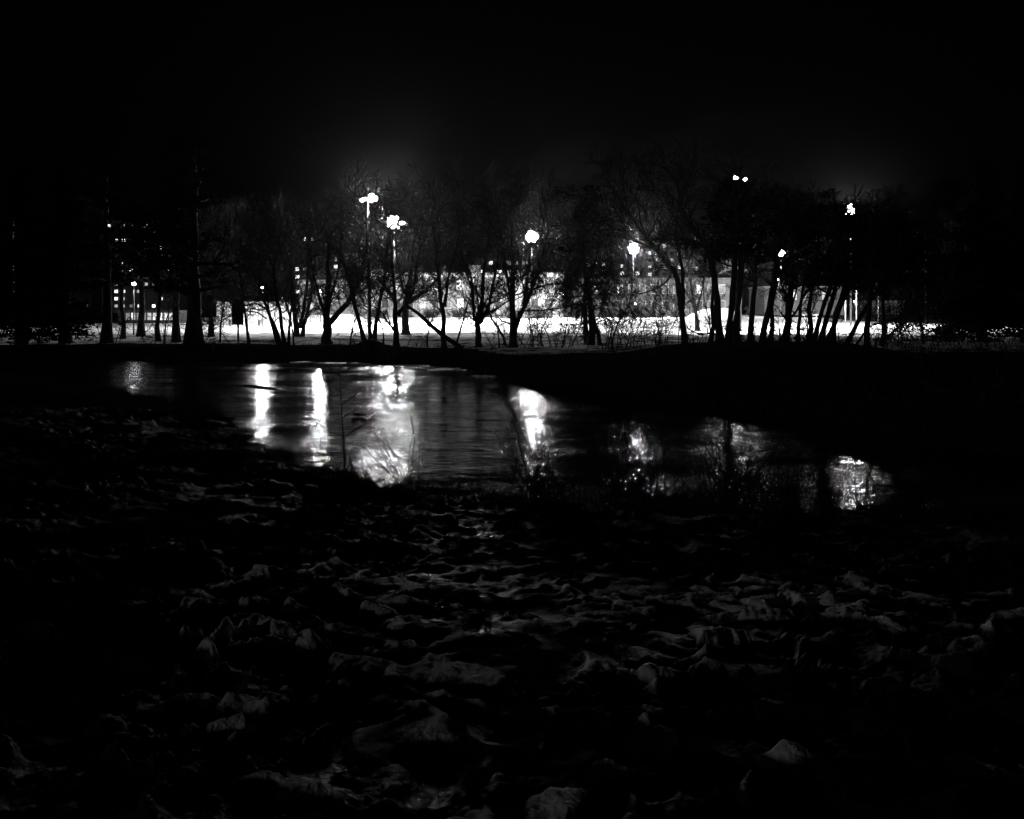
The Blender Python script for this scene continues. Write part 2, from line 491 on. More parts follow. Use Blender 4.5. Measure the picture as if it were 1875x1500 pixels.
TG = 'apartment towers beyond the park'
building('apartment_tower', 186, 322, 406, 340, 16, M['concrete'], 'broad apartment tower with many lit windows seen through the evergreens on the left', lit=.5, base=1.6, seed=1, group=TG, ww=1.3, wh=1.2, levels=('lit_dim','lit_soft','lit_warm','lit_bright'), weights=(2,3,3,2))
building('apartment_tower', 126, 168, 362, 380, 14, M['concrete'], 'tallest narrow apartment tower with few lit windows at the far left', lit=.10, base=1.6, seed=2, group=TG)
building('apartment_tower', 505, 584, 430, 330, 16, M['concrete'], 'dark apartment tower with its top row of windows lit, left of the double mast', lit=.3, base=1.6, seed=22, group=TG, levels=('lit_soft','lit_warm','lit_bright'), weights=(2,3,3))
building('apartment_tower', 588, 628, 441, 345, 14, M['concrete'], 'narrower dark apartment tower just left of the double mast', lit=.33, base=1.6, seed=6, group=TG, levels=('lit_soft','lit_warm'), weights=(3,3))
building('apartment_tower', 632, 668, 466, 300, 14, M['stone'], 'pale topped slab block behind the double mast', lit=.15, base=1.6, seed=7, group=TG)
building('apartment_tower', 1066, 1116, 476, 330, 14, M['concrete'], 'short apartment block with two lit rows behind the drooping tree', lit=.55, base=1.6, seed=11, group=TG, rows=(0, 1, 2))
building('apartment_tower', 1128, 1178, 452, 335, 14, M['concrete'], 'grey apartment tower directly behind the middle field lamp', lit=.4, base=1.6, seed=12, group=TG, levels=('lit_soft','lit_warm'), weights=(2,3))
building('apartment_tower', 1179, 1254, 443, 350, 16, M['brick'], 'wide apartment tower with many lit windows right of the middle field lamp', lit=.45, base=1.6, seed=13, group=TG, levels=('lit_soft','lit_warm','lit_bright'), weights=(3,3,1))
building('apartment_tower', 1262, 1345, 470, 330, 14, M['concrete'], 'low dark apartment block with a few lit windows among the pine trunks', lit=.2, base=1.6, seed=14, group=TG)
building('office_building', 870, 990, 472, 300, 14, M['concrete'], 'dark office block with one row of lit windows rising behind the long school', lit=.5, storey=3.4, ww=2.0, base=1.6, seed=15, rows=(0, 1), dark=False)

# low white pavilion and glazed hall on the left
r, wd, hh = building('pavilion', 396, 512, 557, 128, 9, M['white_wall'], 'low plain white pavilion behind the bicycle hoops', lit=0, base=.9, seed=1, parapet=True, rows=())
for j in range(12):
    b = MB(); b.box((0, -.02, 0), (.05, .04, 2.9)); o = b.build('panel_joint', M['concrete'], r); o.location = (-wd/2 + .8 + j * .85, 0, 1.55)
r, wd, hh = building('glazed_hall', 216, 322, 573, 118, 9, M['concrete'], 'low hall with glowing glazed front at the left end of the field', lit=0, base=.9, seed=1, rows=())
for j in range(10):
    w_ = 3 if j in (2, 5, 6, 7, 9) else 0
    mk = ['glass_dark', 'lit_dim', 'lit_warm', 'lit_dim', 'lit_dim', 'lit_soft', 'lit_warm', 'lit_bright', 'lit_warm', 'lit_warm'][j]
    add_win(r, -wd/2 + .7 + j * .8, 1.3, .55, 1.3, mk, 0, frame='concrete')

# snow heap at the field's far edge
def mound(name, cx, cyy, rx, ry, hgt, label, seed):
    a = np.linspace(-1.15, 1.15, 40)
    A, B = np.meshgrid(a, a)
    rr_ = np.sqrt(A ** 2 + B ** 2) + (fbm(A * 2 + seed, B * 2, 3, seed) - .5) * .5
    Z = hgt * sstep(1.0, .25, rr_) * (.75 + .5 * fbm(A * 3, B * 3, 3, seed + 2)) - .15
    o = grid_mesh(name, cx + A * rx, cyy + B * ry, .95 + Z, M['snow_plain'], kind='thing')
    return tag(o, label, 'snow heap')
mound('snow_heap', X(1305, 150), 150, 7.5, 6, 2.3, 'large floodlit heap of cleared snow beside the small vase shaped tree', 3)
mound('snow_heap', X(600, 140), 142, 8.5, 5, 1.4, 'low bank of cleared snow in front of the sloping roofed wing', 5)

# ------------------------------------------------------------------ trees
def jit(v, s, rr):
    return Vector((v.x + rr.uniform(-s, s), v.y + rr.uniform(-s, s), v.z + rr.uniform(-s, s)))

def smooth_pts(pts, rr, wob, n_=3):
    """Catmull-Rom through the given points with a little wander"""
    out = []
    m = len(pts)
    for i in range(m - 1):
        p0, p1, p2, p3 = pts[max(i - 1, 0)], pts[i], pts[i + 1], pts[min(i + 2, m - 1)]
        for k in range(n_):
            t_ = k / n_
            q = .5 * ((2 * p1) + (p2 - p0) * t_ + (2 * p0 - 5 * p1 + 4 * p2 - p3) * t_ ** 2 + (3 * p1 - p0 - 3 * p2 + p3) * t_ ** 3)
            if k: q = jit(q, wob, rr)
            out.append(q)
    out.append(pts[-1])
    return out

def shoot(mb, p, d, ln, r0, lvl, rr, up=.25, minr=.008, fine=1.0, droop=0.0):
    """one branch and its own side shoots"""
    ns = 4 if lvl <= 1 else (3 if lvl == 2 else 2)
    pts = [p]; q = p.copy(); dd = d.normalized()
    for i in range(ns):
        sp = .30 if lvl < 3 else .22
        dd = (dd + Vector((rr.gauss(0, sp), rr.gauss(0, sp), rr.gauss(0, sp) + up * .35 - droop * (i + 1) * .35))).normalized()
        q = q + dd * ln / ns
        pts.append(q)
    rs = [max(minr, r0 * (1 - .75 * i / ns)) for i in range(ns + 1)]
    mb.tube(pts, rs, 4 if lvl == 1 and r0 > .03 else 3, cap=False)
    if lvl >= 3: return
    cnt = (5, 5)[lvl - 1] if lvl < 3 else 0
    cnt = max(1, int(cnt * fine * min(1.6, .55 + ln * (.35 if lvl == 1 else .6)) + rr.random()))
    for c in range(cnt):
        f = .2 + .8 * (c + rr.random()) / cnt
        k = min(ns - 1, int(f * ns)); ff = f * ns - k
        st = pts[k].lerp(pts[k + 1], min(1, ff))
        ax = (pts[k + 1] - pts[k]).normalized()
        side = Vector((rr.gauss(0, 1), rr.gauss(0, 1), rr.gauss(0, 1) + up)); side -= ax * side.dot(ax)
        if side.length < .05: continue
        side.normalize()
        dr = (ax * rr.uniform(.55, 1.1) + side * rr.uniform(.5, .95)).normalized()
        shoot(mb, st, dr, ln * rr.uniform(.36, .68) * (1.15 - f * .5), rs[k] * .68, lvl + 1, rr, up, minr, fine, droop)

TREES_G = 'bare trees along the far pond bank'
def tree(Dd, label, limbs, seed, dens=1.0, reach=1.0, name='bare_tree', group=TREES_G, grow=3.0, start=.3, minr=.0115, fine=1.0, up=.3, droop=0.0, tip=3, cat='tree', base=None, matt='bark'):
    rr = random.Random(seed)
    reach *= min(1, Dd / 46); grow *= min(1, Dd / 46)
    p0 = P(*limbs[0][0][0], Dd)
    gz = H(p0.x, Dd)
    root = empty(name, (p0.x, Dd, gz), label, cat, group)
    crown = MB()
    for li, L_ in enumerate(limbs):
        pts2, w0, w1 = L_[:3]
        k_px = Dd / F
        bend = rr.uniform(-.25, .25) if li else rr.uniform(-.05, .05)
        pts = []
        tot = 0
        for i, (a_, b_) in enumerate(pts2):
            p = P(a_, b_, Dd)
            if i: tot += (p - P(*pts2[i - 1], Dd)).length
            p.y = Dd + bend * tot
            p.x *= p.y / Dd; p.z = EYE + (p.z - EYE) * p.y / Dd
            pts.append(p)
        grounded = abs(pts2[0][1] - limbs[0][0][0][1]) < 14
        if grounded:
            pts[0].z = H(pts[0].x, pts[0].y) - .12
        pts = smooth_pts(pts, rr, .02 + w0 * k_px * .07)
        m = len(pts)
        rs = []
        for i in range(m):
            f = i / (m - 1)
            r_ = (w0 + (w1 - w0) * f) * k_px / 2
            if grounded and i < 3: r_ *= (1.55, 1.15, 1.03)[i]
            rs.append(r_ * rr.uniform(.94, 1.06))
        tb = MB(); tb.tube(pts, rs, 8 if w0 > 9 else 6)
        tb.build('trunk' if li == 0 else 'limb', M[matt], root, smooth=True)
        ln = sum((pts[i + 1] - pts[i]).length for i in range(m - 1))
        # side branches
        nb = int(ln * 2.9 * dens)
        for c in range(nb):
            lo = start if (li == 0 or grounded) else .1
            f = lo + (1 - lo) * (c + rr.random()) / max(nb, 1)
            k = min(m - 2, int(f * (m - 1)))
            st = pts[k].lerp(pts[k + 1], f * (m - 1) - k)
            ax = (pts[k + 1] - pts[k]).normalized()
            side = Vector((rr.gauss(0, 1), rr.gauss(0, .9), rr.gauss(0, .3))); side -= ax * side.dot(ax)
            if side.length < .05: continue
            side.normalize()
            dr = ax * rr.uniform(.3, 1.0) + side * rr.uniform(.6, 1.0)
            shoot(crown, st, dr, reach * rr.uniform(1.0, 2.5) * (1.15 - .35 * f), min(rs[k] * .55, .055) * rr.uniform(.6, 1), 1, rr, up, minr, fine, droop)
        for c in range(tip):
            ax = (pts[-1] - pts[-3]).normalized()
            dr = ax + Vector((rr.gauss(0, .35), rr.gauss(0, .35), rr.gauss(.1, .2)))
            shoot(crown, pts[-1], dr, grow * rr.uniform(.7, 1.25), rs[-1] * .75, 1, rr, up, minr, fine * 1.3, droop)
    if crown.f:
        crown.build('crown', M['twig'], root)
    rebase_root(root)
    return root

def rebase_root(root):
    bpy.context.view_layer.update()
    inv = root.matrix_world.inverted()
    for ch in root.children:
        ch.matrix_parent_inverse = inv

tree(52, 'slim bare trunk leaning right, between the thick dark trunk and the sign board', [([(402,622),(405,590),(413,540),(424,480)],4,2)], 1, dens=.8)
tree(62, 'bare tree with flared base, first to the right of the thick dark trunk', [([(386,612),(386,585),(387,560),(393,520),(398,470)],11,5), ([(386,585),(378,560),(372,520),(368,480)],7,3), ([(387,575),(396,550),(408,515),(418,470)],6,3)], 2)
tree(51, 'thin bare trunk leaning left just right of the sign board', [([(456,627),(451,590),(446,560),(440,505),(436,470)],6,3)], 3, dens=.9)
tree(50, 'low clump of arching bare stems sweeping left over the pavilion', [
    ([(512,630),(497,590),(487,560),(475,530),(465,500)],7,3), ([(516,630),(505,600),(493,572),(488,540)],6,3),
    ([(521,630),(514,580),(506,540),(500,490)],8,4), ([(528,630),(531,590),(534,560),(533,520)],5,3),
    ([(489,584),(470,572),(445,570),(425,578)],3,1.2), ([(487,566),(468,556),(448,560),(430,572)],3,1.2)], 4, start=.35)
tree(60, 'bare tree of three upright stems on one flared base left of the wide forked tree', [
    ([(543,615),(540,580),(537,540),(533,490),(528,440)],11,5), ([(549,600),(556,570),(562,520),(566,460)],8,4), ([(553,612),(561,580),(570,535),(578,470)],8,4)], 5)
tree(51, 'bare tree with thick short bole forking wide, one long limb reaching up right', [
    ([(597,632),(599,612),(599,590),(598,570),(600,530),(602,470),(603,430)],20,5), ([(597,580),(590,560),(583,540),(575,505),(570,470)],8,3),
    ([(603,593),(627,565),(648,535),(660,508),(669,473),(675,430)],11,5), ([(599,560),(610,530),(618,500),(623,475)],6,3)], 6)
tree(49, 'bare tree leaning sharply left from the root mound', [([(669,630),(658,590),(648,550),(640,520),(631,490),(625,462)],9,5)], 7)
tree(49, 'slender upright bare tree on the root mound in line with the double mast', [([(678,630),(677,590),(677,560),(675,500),(672,450),(671,405)],7,4)], 8)
tree(49.4, 'bare tree leaning slightly right from the root mound', [([(685,630),(693,570),(703,520),(708,465),(713,415)],8,4)], 9)
tree(48, 'straight bare tree at the water side below the brightest field lamp', [
    ([(726,638),(724,590),(724,560),(722,530),(718,480),(716,430)],11,4), ([(721,605),(708,588),(692,566),(668,556)],5,2), ([(728,577),(745,556),(757,530),(765,480),(770,440)],8,4)], 10)
tree(66, 'broad bare tree set back on the lawn behind the straight tree', [
    ([(743,615),(742,575),(745,545),(752,500),(758,455),(768,405)],14,5), ([(748,554),(768,541),(785,528),(801,508),(815,470)],7,3), ([(745,545),(735,520),(728,480),(725,440)],6,3), ([(752,500),(775,470),(790,430)],5,2.5)], 11)
tree(47, 'slim forked bare tree crossed by the fallen trunk', [
    ([(813,642),(812,600),(812,575),(806,540),(802,500),(797,450),(792,415)],10,4), ([(815,562),(819,520),(829,482),(842,430)],6,3)], 12)
tree(47, 'thin bare stem leaning right between two forked trees', [([(833,644),(841,612),(850,580),(858,553),(864,525)],4,2)], 13, dens=.8)
tree(46, 'bare goblet shaped tree forking low into three limbs', [
    ([(876,646),(876,620),(875,600),(875,590),(881,570),(884,520),(888,470)],13,5), ([(873,592),(867,575),(866,545),(862,505),(850,480),(840,455)],6,3),
    ([(877,592),(890,573),(897,553),(905,510),(915,455)],8,4), ([(893,571),(912,564),(932,550),(948,530)],4,2)], 14)
tree(46, 'thin bare stem leaning left at the foot of the big central tree', [([(930,645),(916,608),(903,588),(895,572),(880,545)],5,3)], 15, dens=.6)
tree(45, 'largest central bare tree with thick upright trunk and long right hand limb', [
    ([(940,650),(940,610),(940,590),(938,530),(940,460),(938,395)],16,7), ([(943,603),(955,572),(970,540),(985,500),(995,460),(1002,425)],10,4),
    ([(958,565),(964,520),(968,480),(974,445)],6,3), ([(938,560),(930,520),(924,470),(920,420)],6,3), ([(955,568),(1000,568),(1035,562),(1062,556)],3.5,1.5), ([(975,530),(1010,520),(1045,525),(1070,545)],4,1.5)], 16)
tree(46, 'dark drooping tree on a split base left of the thicket', [
    ([(1080,642),(1084,600),(1081,560),(1076,520),(1068,480),(1060,440)],13,6), ([(1099,640),(1092,600),(1084,575),(1078,545)],8,6), ([(1076,520),(1090,480),(1095,450)],6,3), ([(1070,490),(1050,470),(1030,470)],5,2)], 17, dens=1.5, droop=.55, up=0, fine=1.3, start=.25)
tree(38, 'bare tree whose trunk bends up left past the middle field lamp', [
    ([(1254,638),(1251,600),(1246,560),(1242,525),(1235,500),(1217,477),(1200,455),(1184,434),(1165,408),(1150,385)],12,5),
    ([(1251,565),(1250,500),(1243,460),(1238,420),(1241,390),(1250,360)],7,4), ([(1228,505),(1212,522),(1185,535),(1160,540)],4,2),
    ([(1242,425),(1215,435),(1192,440)],4,2), ([(1200,455),(1160,440),(1120,430)],4,2), ([(1185,435),(1172,400),(1168,370),(1150,340)],4,2)], 18, start=.4, dens=.85)
tree(74, 'small vase shaped bare tree standing alone on the snow field', [
    ([(1277,606),(1276,585),(1272,560),(1266,525),(1262,500)],9,3), ([(1275,570),(1282,545),(1290,515)],5,2), ([(1272,560),(1258,540),(1248,515)],4,2)], 19)
tree(37, 'thin low arching bare branch stem over the small vase shaped tree', [([(1338,640),(1310,612),(1280,612),(1262,603)],5,2)], 191, dens=.7, start=.5)
tree(34, 'bare trunk curving up left at the start of the leaning row', [
    ([(1319,640),(1314,570),(1308,505),(1298,465),(1283,435),(1262,405),(1247,375)],14,6), ([(1298,465),(1320,445),(1335,420)],5,2.5), ([(1308,505),(1290,492),(1270,470)],4,2)], 20, start=.4, dens=.8)
tree(32, 'bare trunk rising beside the twin lamp mast leaning right, second of the leaning row', [([(1332,640),(1338,580),(1345,505),(1349,430),(1352,370)],12,8)], 21, start=.5, dens=.6)
tree(35, 'straight thin bare trunk directly below the twin lamps', [([(1352,638),(1352,580),(1353,520),(1354,470)],8,5)], 22, start=.5, dens=.6)
tree(33, 'bare trunk leaning right, first after the twin lamp mast', [([(1371,640),(1378,565),(1386,500),(1392,440)],11,6)], 23, start=.5, dens=.7)
tree(31, 'bare trunk leaning strongly right under the paired starry lamps', [([(1392,640),(1404,582),(1414,532),(1421,490),(1424,450)],12,8)], 24, start=.5, dens=.7)
tree(30, 'thick bare trunk with splayed roots in the middle of the leaning row', [([(1434,642),(1441,600),(1445,560),(1449,500),(1451,430)],15,9), ([(1424,642),(1436,612),(1442,590)],9,7)], 25, start=.5, dens=.8)
tree(33, 'thin bare stem right of the thick splay rooted trunk', [([(1461,638),(1465,580),(1470,530),(1478,480)],7,4)], 26, start=.4)
for i, (pts, a_, b_, lb) in enumerate([
    ([(1486,640),(1505,570),(1521,520),(1531,480)], 9, 6, 'first of three close trunks leaning right beyond the thin stem'),
    ([(1500,640),(1516,575),(1531,520),(1545,480)], 10, 6, 'middle one of three close trunks leaning right'),
    ([(1514,642),(1534,575),(1551,530),(1563,490)], 10, 6, 'third of three close trunks leaning right, beside the white post')]):
    tree(30 + i, lb, [(pts, a_, b_)], 30 + i, start=.45, dens=.8)
tree(31, 'bare trunk bowed far over to the right before the upright trunk', [([(1547,642),(1570,590),(1590,556),(1608,530),(1632,497),(1650,470)],9,4), ([(1600,540),(1618,532),(1630,527)],3,1.5)], 34, start=.4)
tree(30, 'upright bare trunk crossing the bowed trunk near the right end', [([(1586,644),(1590,580),(1594,520),(1597,460)],11,8)], 35, start=.5, dens=.8)
tree(31, 'thin arching bare stem nearly touching the snow at the right end', [([(1562,640),(1590,600),(1622,590),(1652,582),(1675,570)],4,2), ([(1610,636),(1640,603),(1672,578),(1700,560)],5,2)], 36, dens=.9)
tree(34, 'fine twigged drooping tree closing the row at the right end', [([(1692,640),(1685,590),(1668,540),(1650,500),(1640,460)],5,3), ([(1685,590),(1700,540),(1705,490),(1700,450)],4,3), ([(1660,600),(1650,560),(1640,520)],3,2)], 37, dens=2.0, droop=.4, up=0, fine=1.4, start=.2)
for i, (pts, Dd_, lb) in enumerate([
    ([(300,630),(303,600),(310,560),(312,530)], 50, 'thin whip like sapling left of the thickest trunk'),
    ([(538,628),(535,600),(527,570),(520,540)], 50, 'thin sapling leaning left beside the three stemmed tree'),
    ([(640,632),(646,600),(655,570),(660,540)], 49, 'thin sapling between the wide forked tree and the root mound'),
    ([(703,634),(700,600),(690,570),(684,540)], 47, 'thin sapling on the right flank of the root mound'),
    ([(782,640),(785,605),(795,570),(800,540)], 48, 'thin sapling standing behind the fallen trunk'),
    ([(914,646),(912,610),(908,575),(912,540)], 45, 'thin straight sapling left of the largest central tree'),
    ([(977,646),(975,610),(968,575),(972,540)], 44, 'thin twisted sapling just right of the largest central tree'),
    ([(996,646),(990,612),(1004,580),(1010,550)], 44, 'second thin twisted sapling right of the largest central tree'),
    ([(1028,646),(1034,615),(1040,580),(1050,550)], 43, 'thin sapling leaning right toward the drooping tree'),
    ([(1120,640),(1128,600),(1150,560),(1158,520),(1150,490)], 41, 'tall thin sapling in the left part of the thicket'),
    ([(1210,640),(1205,600),(1196,560),(1206,520),(1200,490)], 40, 'tall thin crooked sapling left of the bent tree'),
    ([(1296,640),(1300,600),(1292,560),(1288,520)], 35, 'thin sapling just left of the curved first leaning trunk'),
    ([(1482,640),(1478,600),(1490,560),(1500,520)], 31, 'thin sapling before the three close leaning trunks'),
    ([(1655,640),(1648,605),(1632,575),(1625,545)], 32, 'thin sapling leaning left near the right end of the row')]):
    tree(Dd_, lb, [(pts, 3.2, 1.2)], 800 + i, dens=1.3, reach=.6, grow=1.3, start=.2, name='young_tree', group='thin saplings between the far bank trees')
# fallen trunk leaning across
ft = empty('fallen_trunk', P(855, 644, 46.5), 'fallen trunk slanting down right across the slim forked tree', 'fallen tree')
pts = [P(744, 560, 46.5), P(775, 583, 46.6), P(800, 605, 46.7), P(822, 622, 46.6), P(858, 645, 46.5)]
rr = random.Random(5)
tb = MB(); tb.tube(smooth_pts(pts, rr, .04), [.09 + .006 * i for i in range(13)], 8); tb.build('trunk', M['bark'], ft, True)
cb = MB()
for i in range(9):
    f = i / 9; p = pts[0].lerp(pts[2], f)
    shoot(cb, p, Vector((rr.gauss(-.3, .5), rr.gauss(0, .5), rr.uniform(-.3, 1))), rr.uniform(.5, 1.4), .02, 2, rr)
cb.build('crown', M['twig'], ft); rebase_root(ft)

# ------------------------------------------------------------------ evergreens: pine and spruce with needle tufts
def tuft(mb, p, r_, rr, n_=7):
    for i in range(n_):
        d = Vector((rr.gauss(0, 1), rr.gauss(0, 1), rr.gauss(.1, .7)))
        if d.length < .1: continue
        d.normalize()
        s = d.cross(Vector((rr.gauss(0, 1), rr.gauss(0, 1), rr.gauss(0, 1))))
        if s.length < .05: continue
        s.normalize(); wv = s * r_ * .28
        a_ = p + Vector((rr.gauss(0, 1), rr.gauss(0, 1), rr.gauss(0, .5))) * r_ * .35
        b_ = a_ + d * r_ * rr.uniform(.5, 1.1)
        k = len(mb.v)
        mb.v += [tuple(a_ - wv * .5), tuple(a_ + wv * .5), tuple(b_ + wv * .2), tuple(b_ - wv * .2)]
        mb.f.append((k, k + 1, k + 2, k + 3))

def evergreen(xp, base_yp, top_yp, Dd, label, seed, w_px=12, lean=0, low=.3, wide=3.0, n_br=34, tsize=.34, shape='pine', group='evergreens round the pond', tufts=7, trunk_pts=None):
    rr = random.Random(seed)
    p0 = P(xp, base_yp, Dd); p0.z = H(p0.x, Dd) - .1
    p1 = P(xp + lean, top_yp, Dd)
    root = empty('pine_tree' if shape == 'pine' else 'spruce_tree', (p0.x, p0.y, p0.z + .1), label, 'tree', group)
    pts = [p0.lerp(p1, i / 8) + Vector((rr.uniform(-.1, .1), rr.uniform(-.1, .1), 0)) * (1 if 0 < i < 8 else 0) for i in range(9)]
    r0 = w_px * Dd / F / 2
    rs = [r0 * (1.4 if i == 0 else 1) * (1 - .8 * i / 8) for i in range(9)]
    tb = MB(); tb.tube(pts, rs, 8); tb.build('trunk', M['bark'], root, True)
    br = MB(); nd = MB()
    ln = (p1 - p0).length
    for i in range(n_br):
        f = low + (1 - low) * (i + rr.random()) / n_br
        k = min(7, int(f * 8)); st = pts[k].lerp(pts[k + 1], f * 8 - k)
        an = rr.uniform(0, 6.283)
        if shape == 'pine':
            L0 = wide * rr.uniform(.5, 1.1) * (1.1 - .75 * ((f - low) / (1 - low)) ** 2)
            d = Vector((math.cos(an), math.sin(an), rr.uniform(-.1, .45)))
        else:
            L0 = wide * (1.08 - (f - low) / (1 - low)) * rr.uniform(.8, 1.1)
            d = Vector((math.cos(an), math.sin(an), -.15))
        q = st.copy(); bp = [q.copy()]
        for s_ in range(5):
            d = (d + Vector((rr.gauss(0, .13), rr.gauss(0, .13), rr.gauss(.03, .1)))).normalized()
            q = q + d * L0 / 5; bp.append(q.copy())
            if s_ >= (2 if shape == 'pine' else 0):
                for u_ in range(tufts):
                    o_ = Vector((rr.gauss(0, .55), rr.gauss(0, .55), rr.gauss(0, .2 if shape == 'pine' else .28))) * (L0 * .22 + .15)
                    tuft(nd, q + o_, tsize * min(1, Dd / 44), rr, 6)
        br.tube(bp, [max(.012, r0 * .3 * (1 - s_ / 5.5)) for s_ in range(6)], 4, cap=False)
    br.build('branches', M['bark'], root)
    nd.build('foliage', M['needle'], root)
    rebase_root(root)

# left dark evergreens
evergreen(355, 638, 250, 50.5, 'thickest dark trunk of all, a tall pine left of the flared tree', 50, w_px=29, low=.22, wide=3.4, n_br=46)
evergreen(323, 634, 330, 53, 'pine with narrower trunk directly left of the thickest trunk', 51, w_px=14, low=.5, wide=1.8, n_br=18)
evergreen(195, 640, 300, 52, 'dark evergreen at the left in front of the broad tower', 52, w_px=18, low=.3, wide=2.4, n_br=30, tsize=.26)
evergreen(258, 618, 400, 62, 'smaller pine before the glowing glazed hall', 53, w_px=13, low=.38, wide=2.1, n_br=20)
evergreen(290, 636, 380, 55, 'slender pine standing between the glazed hall and the thickest trunk', 57, w_px=9, low=.45, wide=2.2, n_br=22)
evergreen(225, 628, 370, 57, 'slender pine right of the leftmost pine before the broad tower', 58, w_px=8, low=.36, wide=2.3, n_br=26)
evergreen(120, 645, 290, 52, 'second dark spruce from the left edge', 54, w_px=18, low=.08, wide=3.4, n_br=54, shape='spruce')
evergreen(40, 650, 300, 51, 'dark spruce at the left edge under the faint lone lamp', 55, w_px=18, low=.05, wide=3.2, n_br=50, shape='spruce')
evergreen(-50, 655, 240, 52, 'dark spruce cut by the left picture edge', 56, w_px=20, low=.05, wide=3.0, n_br=44, shape='spruce')
# pines among the leaning row
evergreen(1345, 640, 330, 33, 'pine whose dark tufts hang over the twin lamp mast', 60, w_px=10, lean=25, low=.5, wide=1.7, n_br=13)
evergreen(1408, 640, 345, 33, 'pine with dark crown above the paired starry lamps', 61, w_px=9, lean=28, low=.52, wide=1.7, n_br=13)
evergreen(1300, 640, 360, 38, 'pine rising between the curved trunk and the wide tower', 62, w_px=8, lean=18, low=.55, wide=1.6, n_br=10)
evergreen(1478, 640, 360, 32, 'leaning pine with dense crown left of the lone high lamp', 63, w_px=10, lean=30, low=.48, wide=1.7, n_br=17)
evergreen(1525, 640, 400, 32, 'leaning pine with low dense crown under the lone high lamp', 64, w_px=9, lean=36, low=.46, wide=1.6, n_br=20)
evergreen(1615, 640, 390, 32, 'pine with dense dark crown right of the lone high lamp', 65, w_px=9, lean=10, low=.46, wide=1.9, n_br=22)
evergreen(1075, 640, 345, 48, 'pine with dark crown over the drooping split base tree', 66, w_px=9, lean=-10, low=.55, wide=2.3, n_br=15)
# right dark wall
evergreen(1738, 650, 330, 42, 'dark spruce nearest the field on the right', 70, w_px=16, low=.06, wide=2.0, n_br=50, shape='spruce', tufts=8)
evergreen(1800, 650, 300, 44, 'dark spruce above the small round lamp on the right', 71, w_px=16, low=.05, wide=2.4, n_br=54, shape='spruce', tufts=8)
evergreen(1880, 650, 290, 40, 'dark spruce at the right picture edge', 72, w_px=18, low=.06, wide=2.6, n_br=46, shape='spruce', tufts=8)

# ------------------------------------------------------------------ thicket, bank brush, whips
def shrub(xp, yp, Dd, hgt, spread, n_st, label, seed, name='bare_shrub', group='bare shrubs on the far bank', minr=.007, lean=0.0, fine=1.0, r0=.018, cat='shrub'):
    rr = random.Random(seed)
    x = X(xp, Dd); z = H(x, Dd)
    root = empty(name, (x, Dd, z), label, cat, group)
    st_mb = MB(); tw = MB()
    for i in range(n_st):
        b_ = Vector((x + rr.gauss(0, spread * .22), Dd + rr.gauss(0, spread * .22), z - .05))
        d = Vector((rr.gauss(lean, .35), rr.gauss(0, .3), 1)).normalized()
        L0 = hgt * rr.uniform(.5, 1.05); q = b_.copy(); pts = [q.copy()]
        for s_ in range(5):
            d = (d + Vector((rr.gauss(0, .14), rr.gauss(0, .14), rr.gauss(.02, .06)))).normalized()
            q = q + d * L0 / 5; pts.append(q.copy())
        r_ = r0 * rr.uniform(.6, 1.2)
        st_mb.tube(pts, [max(minr, r_ * (1 - .14 * s_)) for s_ in range(6)], 4, cap=False)
        for c in range(int(5 * fine)):
            k = rr.randint(1, 4)
            shoot(tw, pts[k], Vector((rr.gauss(0, .8), rr.gauss(0, .8), rr.uniform(.1, 1))), L0 * rr.uniform(.2, .45), r_ * .5, 2, rr, .2, minr, fine)
    st_mb.build('stems', M['bark'], root); tw.build('twigs', M['twig'], root)
    rebase_root(root)
shr = [
 (228, 632, 50, 2.4, 2.5, 14, 'wispy bare shrub at the foot of the left dark evergreen'),
 (290, 632, 49, 2.6, 2.5, 14, 'wispy bare shrub left of the thickest trunk'),
 (655, 634, 47, 1.3, 2.0, 12, 'low twiggy shrub left of the root mound'),
 (770, 640, 47, 1.2, 2.0, 10, 'low sparse shrub under the fallen trunk'),
 (912, 645, 45, 2.0, 1.6, 12, 'upright whippy shrub left of the largest central tree'),
 (978, 648, 44, 2.5, 2.2, 26, 'dense whippy shrub right of the largest central tree'),
 (1035, 648, 43, 2.0, 2.2, 24, 'reedy shrub left of the drooping tree'),
 (1125, 640, 40, 3.4, 3.0, 34, 'tall tangled shrub right of the drooping tree, left part of the thicket'),
 (1172, 640, 39, 3.2, 3.0, 30, 'tangled shrub in the middle of the thicket below the middle lamp'),
 (1215, 640, 38, 2.6, 2.4, 20, 'tangled shrub at the right part of the thicket'),
 (1290, 640, 35, 1.6, 2.4, 18, 'low shrub between the bent tree and the leaning row'),
 (1360, 642, 31, 1.4, 2.2, 18, 'low shrub at the foot of the first leaning trunks'),
 (1415, 642, 30, 1.5, 2.2, 18, 'low shrub left of the splay rooted trunk'),
 (1475, 642, 29, 1.8, 2.2, 20, 'brushy shrub left of the three close trunks'),
 (1540, 642, 29, 1.8, 2.2, 20, 'brushy shrub right of the three close trunks'),
 (1630, 642, 30, 1.8, 2.4, 18, 'arching shrub near the right end of the row'),
 (1745, 648, 40, 2.0, 3.0, 20, 'brush under the right dark spruces')]
for i, s_ in enumerate(shr):
    s_ = s_[:3] + (s_[3] * (s_[2] / 43 if s_[2] < 37 else 1),) + s_[4:]
    s_ = s_[:5] + (max(6, int(s_[5] * .6)),) + s_[6:]
    shrub(*s_, seed=300 + i, fine=1.2, r0=.022)

